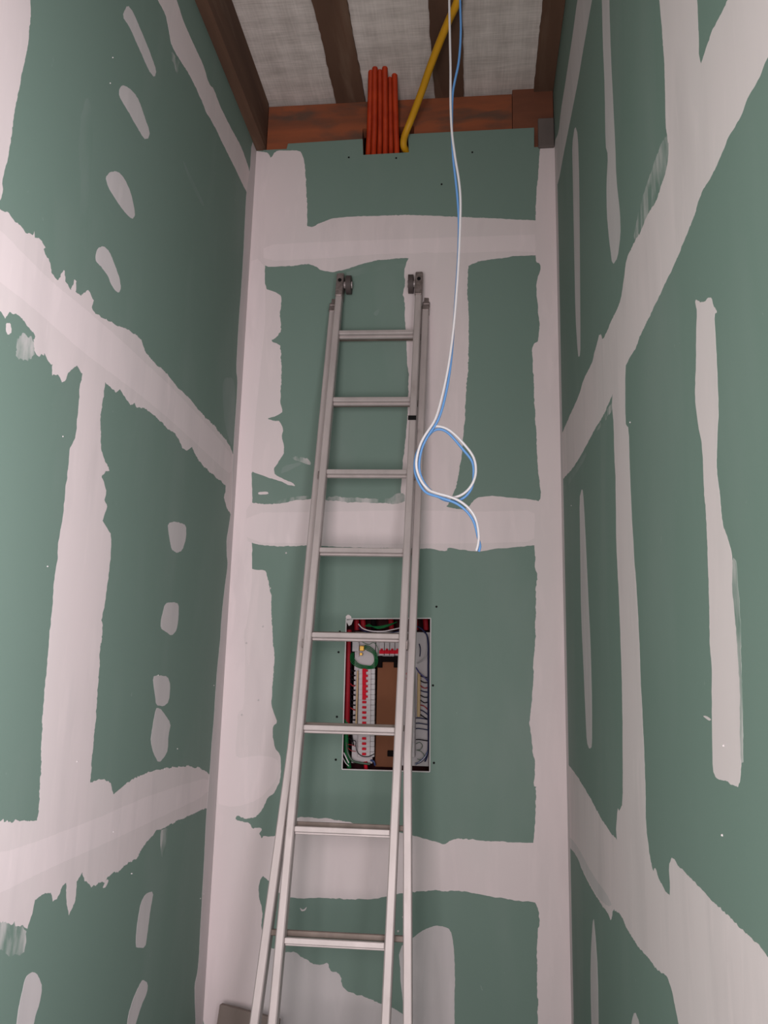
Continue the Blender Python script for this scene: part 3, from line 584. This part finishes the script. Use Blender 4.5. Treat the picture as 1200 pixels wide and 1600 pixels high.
# top fittings: sleeve, wheel with pale hub, catch behind the rear rail
for s in (-1, 1):
    MB().box(LP(-0.74, s * fw, -0.002), (0.0145, 0.025, 0.055), (U, Nw, Vd), 0.003).build('top_bracket', M_steel, lad)
    a = LP(-0.80, s * (fw - 0.023), 0.004); b = LP(-0.80, s * (fw - 0.043), 0.004)
    wh = MB().cyl(a, b, 0.037, 28).build('wheel', M_wheel, lad)
    MB().cyl(LP(-0.80, s * (fw - 0.012), 0.004), LP(-0.80, s * (fw - 0.047), 0.004), 0.014, 18).build('hub', M_alu, wh)
    MB().cyl(LP(-0.80, s * fw, -0.026), LP(-0.80, s * fw, -0.030), 0.0075, 14).build('bolt', M_rub, lad)
    MB().box(LP(-0.56, s * 0.187, Tn + 0.002), (0.014, 0.018, 0.006), (U, Nw, Vd), 0.002).box(LP(-0.62, s * 0.187, Tn + 0.004), (0.010, 0.004, 0.020), (U, Nw, Vd), 0.001).build('catch', M_steel, lad)
    MB().box(LP(-0.46, s * 0.185, Tn), (0.0150, 0.026, 0.012), (U, Nw, Vd), 0.003).build('rail_cap', M_steel, lad)
    for i in (2.05, 4.1, 8.3):
        c = LP(i, s * 0.1715, -0.010)
        MB().box(c, (0.0028, 0.010, 0.014), (U, Nw, Vd), 0.001).build('guide_clip', M_steel, lad)
MB().box(LP(1.285, fw - 0.002, -0.0235), (0.0150, 0.0012, 0.009), (U, Nw, Vd)).build('tape_mark', M_rub, lad, label='small black tape mark on the right rail')

# ------------------------------------------------------------------ distribution board in the wall opening
hp = sum(hole, Vector()) / 4
pan = thing('electrical_panel', (hp.x, D + 0.10, min(p.z for p in hole)), 'open electrical panel with breakers and wires set in the green end wall', 'electrical panel')
M_pw = mat('white_plastic', (0.46, 0.41, 0.42), 0.6)
M_pg = mat('grey_plastic', (0.40, 0.37, 0.38), 0.45)
M_red = mat('red_plastic', (0.50, 0.006, 0.020), 0.7, 0, 0.15)
M_red2 = mat('dark_red_sheath', (0.27, 0.006, 0.014), 0.6, 0, 0.2)
M_bei = mat('beige_terminal', (0.50, 0.35, 0.20), 0.7, 0, 0.2)
M_brn = noisy('brown_board', (0.205, 0.070, 0.028), (0.15, 0.050, 0.020), (6, 6, 2), 4, rough=0.7)
M_blk = mat('black_plastic', (0.006, 0.004, 0.004), 0.9, 0, 0.1)
M_grn = mat('green_wire', (0.005, 0.11, 0.030), 0.6, 0, 0.2)
M_navy = mat('dark_blue_wire', (0.012, 0.016, 0.06), 0.6, 0, 0.2)
M_rwire = mat('red_wire', (0.30, 0.012, 0.018), 0.4)
M_kwire = mat('black_wire', (0.006, 0.004, 0.007), 0.7, 0, 0.15)
M_gold = mat('brass_terminal', (0.55, 0.30, 0.03), 0.35, 0.3)
M_gloss = mat('pale_wire', (0.70, 0.62, 0.66), 0.35)
def pz(x, y, dep): return onY(x, y, D + dep)
def prect(x0, y0, x1, y1, d0, d1, bev=0.001):
    a = pz(x0, y1, d0); b = pz(x1, y0, d0)
    return MB().span((a.x, D + d0, a.z), (b.x, D + d1, b.z), bev=bev)
# raw edge of the plasterboard round the opening
ed = MB()
hw_ = 0.0022
for i in range(4):
    a, b = hole[i], hole[(i + 1) % 4]
    ed.tube([a + Vector((0, -0.0004, 0)), b + Vector((0, -0.0004, 0))], 0.0022, 8)
ed.build('cut_plasterboard_edge', M_core, wall_back)
# enclosure: sides and back
hx0 = min(p.x for p in hole) - 0.02; hx1 = max(p.x for p in hole) + 0.02; hz0 = min(p.z for p in hole) - 0.02; hz1 = max(p.z for p in hole) + 0.02
enc = MB().span((hx0, D + 0.15, hz0), (hx1, D + 0.156, hz1)).span((hx0 - 0.004, D + 0.016, hz0), (hx0, D + 0.156, hz1)).span((hx1, D + 0.016, hz0), (hx1 + 0.004, D + 0.156, hz1)).span((hx0, D + 0.016, hz1), (hx1, D + 0.156, hz1 + 0.004)).span((hx0, D + 0.016, hz0 - 0.004), (hx1, D + 0.156, hz0))
enc.build('enclosure', mat('dark_enclosure', (0.045, 0.008, 0.010), 0.8, 0, 0.2), pan)
# white mounting frame
prect(549, 988, 587, 1192, 0.055, 0.062).build('mounting_plate', M_pw, pan)
prect(587, 988, 672, 1030, 0.055, 0.062).build('mounting_plate', M_pw, pan)
prect(626, 1028, 672, 1196, 0.056, 0.063).build('mounting_plate', M_pw, pan)
prect(586, 1032, 630, 1198, 0.064, 0.070).build('back_board', M_brn, pan, label='brown bare backing board')
f_ = prect(590, 1026, 622, 1034, 0.040, 0.060); f_.build('support_bracket', M_blk, pan)
prect(590, 1025, 597, 1043, 0.038, 0.060).build('support_bracket', M_blk, pan)
prect(615, 1025, 622, 1043, 0.038, 0.060).build('support_bracket', M_blk, pan)
prect(605, 1173, 616, 1182, 0.050, 0.060).build('support_bracket', M_blk, pan)
# columns of breakers
def breaker(x0, y0, x1, y1, tx0, tx1, ty0, ty1, dbl=False):
    b = prect(x0, y0, x1, y1, 0.030, 0.054, 0.0012).build('circuit_breaker', M_pw, pan)
    prect(tx0, ty0, tx1, ty1, 0.021, 0.031, 0.0008).build('toggle', M_red, b)
    return b
for k in range(17):
    y0 = 1045.0 + k * 8.12
    sh = -0.35 * k
    if k < 6: breaker(560.5 + sh * .3, y0, 580 + sh * .3, y0 + 7.8, 566 + sh * .1, 571.8 + sh * .1, y0 - 0.2, y0 + 7.9); prect(571 + sh * .1, y0 + 1.2, 574.5 + sh * .1, y0 + 4.6, 0.021, 0.031, 0.0006).build('toggle', M_red, pan)
    else: breaker(560.5 + sh * .3, y0, 580 + sh * .3, y0 + 7.8, 566 + sh * .1, 572.3 + sh * .1, y0 + 1.6, y0 + 5.2)
    prect(580 + sh * .3, y0, 586 + sh * .2, y0 + 7.8, 0.034, 0.054, 0.001).build('terminal', M_pg, pan)
    y1 = 1049 + k * 7.9
    if k < 13: breaker(629, y1, 648, y1 + 7.5, 634.5 - k * .05, 639.5 - k * .05, y1 + 2, y1 + 5.2)
    else: breaker(629, y1, 648, y1 + 7.5, 634.0, 639.0, y1 + 3.4, y1 + 4.0)
for k in range(5):
    x0 = 592.5 + 8.2 * k
    breaker(x0, 1003, x0 + 7.9, 1024, x0 - 0.1, x0 + 8.1, 1016, 1021.5)
    prect(x0 + 2, 1013.5, x0 + 5.5, 1017, 0.021, 0.031, .0006).build('toggle', M_red, pan)
prect(554.8, 1048, 560, 1140, 0.036, 0.054, 0.001).build('terminal_strip', M_bei, pan)
prect(651.5, 1051, 657.5, 1120, 0.036, 0.054, 0.001).build('terminal_strip', M_bei, pan)
prect(550, 998, 561, 1018, 0.034, 0.054, 0.002).build('terminal_block', M_pg, pan)
prect(561.5, 1009, 569, 1017, 0.022, 0.040, 0.002).build('brass_terminal', M_gold, pan)
prect(562, 1020, 566, 1024, 0.022, 0.040, 0.001).build('brass_terminal', M_gold, pan)
prect(559, 1005, 560.5, 1026, 0.020, 0.034, 0.0004).build('terminal_screw_bar', M_gloss, pan)
def wire(px, r, m, name='wire', parent=pan, n=6):
    return MB().tube(spline([pz(*p) for p in px], n), r, 7).build(name, m, parent)
# green earth wires
for q in range(4):
    o = q * 1.6
    wire([(570 - o * .3, 1008 + o, 0.028), (580 - o, 1012 + o, 0.026), (588 - o, 1021 + o * .2, 0.024), (590 - o, 1034 - o * .3, 0.024), (585 - o, 1043 - o * .6, 0.025), (572, 1045 - o, 0.025), (558 + o * .5, 1042 - o, 0.026), (548 + o, 1033 - o, 0.028), (548 + o, 1020, 0.04)], 0.0016, M_grn)
wire([(566, 1003, 0.03), (576, 1007, 0.028), (584, 1004, 0.028), (590, 1012, 0.03), (591, 1022, .032)], 0.0010, M_grn)
# thick red and green conduits in the cavity on the left
wire([(545, 985, 0.06), (545, 1010, 0.05), (544, 1060, 0.045), (542.5, 1110, 0.045), (541, 1150, 0.05)], 0.0120, M_red2, 'red_conduit')
wire([(541, 1120, 0.045), (541, 1155, 0.035), (542, 1180, 0.035), (546, 1200, 0.04)], 0.0085, M_grn, 'green_conduit')
wire([(549, 1000, 0.04), (548, 1050, 0.036), (547.5, 1100, 0.036), (548, 1135, 0.036), (552, 1165, 0.04)], 0.0022, M_kwire)
# wires from the left terminals
for k in range(12):
    y = 1047 + k * 7.7
    wire([(555, y + 1, 0.034), (551, y + 1.5 - (k % 3), 0.028), (547.5, y - 3 + (k % 2), 0.036)], 0.0025, M_kwire if k % 5 != 3 else M_rwire)
# wires from the right terminals
for k in range(9):
    y = 1056 + k * 7.6
    wire([(657, y, 0.034), (663, y + 2 + (k % 3), 0.026), (669, y + 3 + (k > 5) * 5, 0.034)], 0.0020, (M_kwire, M_kwire, M_rwire, M_navy)[k % 4])
for k in range(4):
    y = 1122 + k * 8.2 + (k == 3) * 9
    wire([(650, y, 0.032), (656, y, 0.026), (668, y + 2, 0.034)], 0.0019, M_navy if k < 3 else M_kwire)
wire([(640, 980, 0.03), (652, 979, 0.028), (662, 986, 0.027), (668.5, 1000, 0.027), (669, 1050, 0.03), (669, 1110, 0.03), (669, 1170, 0.03), (664, 1190, .03)], 0.0030, M_navy)
wire([(650, 1043, 0.03), (656, 1052, 0.026), (663, 1058, 0.026), (668, 1064, 0.03)], 0.0026, mat('violet_wire', (0.06, 0.045, 0.17), 0.4))
wire([(655, 1006, .04), (657, 1014, .034), (656, 1026, .036)], 0.0018, M_navy)
wire([(652, 1036, .04), (662, 1030, .03), (667, 1018, .03), (667, 1000, .04)], 0.0024, M_pg)
# top: white arc, dark and green bundles
wire([(560, 975, 0.030), (567, 982, 0.022), (580, 986, 0.020), (598, 986.5, 0.020), (612, 984, 0.022), (626, 981, 0.030)], 0.0022, M_gloss)
wire([(560, 981, 0.034), (575, 988, 0.030), (600, 990, 0.028), (625, 986, 0.034)], 0.0022, M_navy)
for q in range(4): wire([(570 + 2 * q, 978 - q, 0.05), (590, 979 + q, 0.035), (606, 976 + q * .8, 0.035), (620, 972, .05)], 0.0018, M_grn)
for q, (x, m) in enumerate(((556, M_red2), (566, M_red2), (582, M_blk), (610, M_red2), (648, M_red2), (664, M_red2))):
    wire([(x, 958, 0.09), (x + 1, 970, 0.08), (x + 2, 984, 0.085)], 0.011, m, 'conduit_stub')
# bottom left: black loop, red wires, pale sheaths
wire([(544, 1152, .03), (550, 1157, .026), (555.5, 1158, .024), (556, 1166, .022), (559, 1176, .022), (566, 1181.5, .022), (576, 1182, .022), (585, 1178, .03)], 0.0016, M_kwire)
wire([(543, 1163, .03), (550, 1164, .026), (555, 1166, .024)], 0.0013, M_rwire)
wire([(543, 1168, .03), (549, 1173, .026), (556, 1174, .024)], 0.0013, M_rwire)
wire([(541, 1160, .03), (543, 1175, .024), (550, 1188, .024), (562, 1192, .03), (578, 1194, .035)], 0.0042, mat('dark_green_sheath', (0.035, 0.07, 0.04), 0.4))
wire([(537, 1176, .022), (541, 1184, .018), (545, 1192, .020)], 0.0022, M_gloss)
wire([(536, 1184, .022), (540, 1192, .018), (545, 1197, .024)], 0.0014, M_gloss)
wire([(571, 1190, .05), (572, 1203, .05)], 0.0075, M_red, 'red_conduit')
wire([(579, 1188, .04), (584, 1190, .036), (586, 1196, .04)], 0.0035, mat('blue_sleeve', (0.03, 0.05, 0.16), 0.4))
# bottom right: coiled wires
M_oliv = mat('olive_wire', (0.10, 0.13, 0.10), 0.4)
wire([(650, 1162, .03), (656, 1160, .026), (660, 1165, .026), (657, 1171, .026), (651, 1172, .026), (658, 1174, .024), (663, 1181, .026), (660, 1187, .026), (652, 1186, .026)], 0.0015, M_oliv)
for q in range(3): wire([(649, 1193 + q * .8, .03), (657, 1191 - q, .026), (664, 1184 - q, .026), (668, 1174, .03)], 0.0022, (M_navy, M_gloss, mat('blue_sheath', (0.05, 0.09, 0.20), .4))[q])
# lifted corner flap of cardboard facing
poly_prism(MB(), [onY(540, 969, D - 0.002), onY(552, 968, D - 0.004), onY(549, 976, D - 0.010), onY(545, 978, D - 0.012)], [], Vector((0, 0.0012, 0))).build('torn_board_corner', M_core, wall_back)

# ------------------------------------------------------------------ brown board standing in the left corner below
a = onY(345, 1568, 2.985); b = onY(402, 1583, 2.960)
ax = (b - a).normalized(); up = Vector((0.02, 0.035, 1)); up = (up - ax * up.dot(ax)).normalized(); nn = ax.cross(up).normalized()
Ln = (a.z) / up.z - 0.012
Wd = 0.22
cen = a + ax * (Wd / 2) - up * (Ln / 2)
M_bd = noisy('dull_brown_board', (0.24, 0.19, 0.17), (0.19, 0.15, 0.13), (10, 10, 3), 5, rough=0.9)
bd = MB().box(cen, (Wd / 2, 0.009, Ln / 2), (ax, nn, up), 0.002)
tag(bd.build('timber_board', M_bd), 'dull brown board standing in the left corner behind the ladder', 'board')
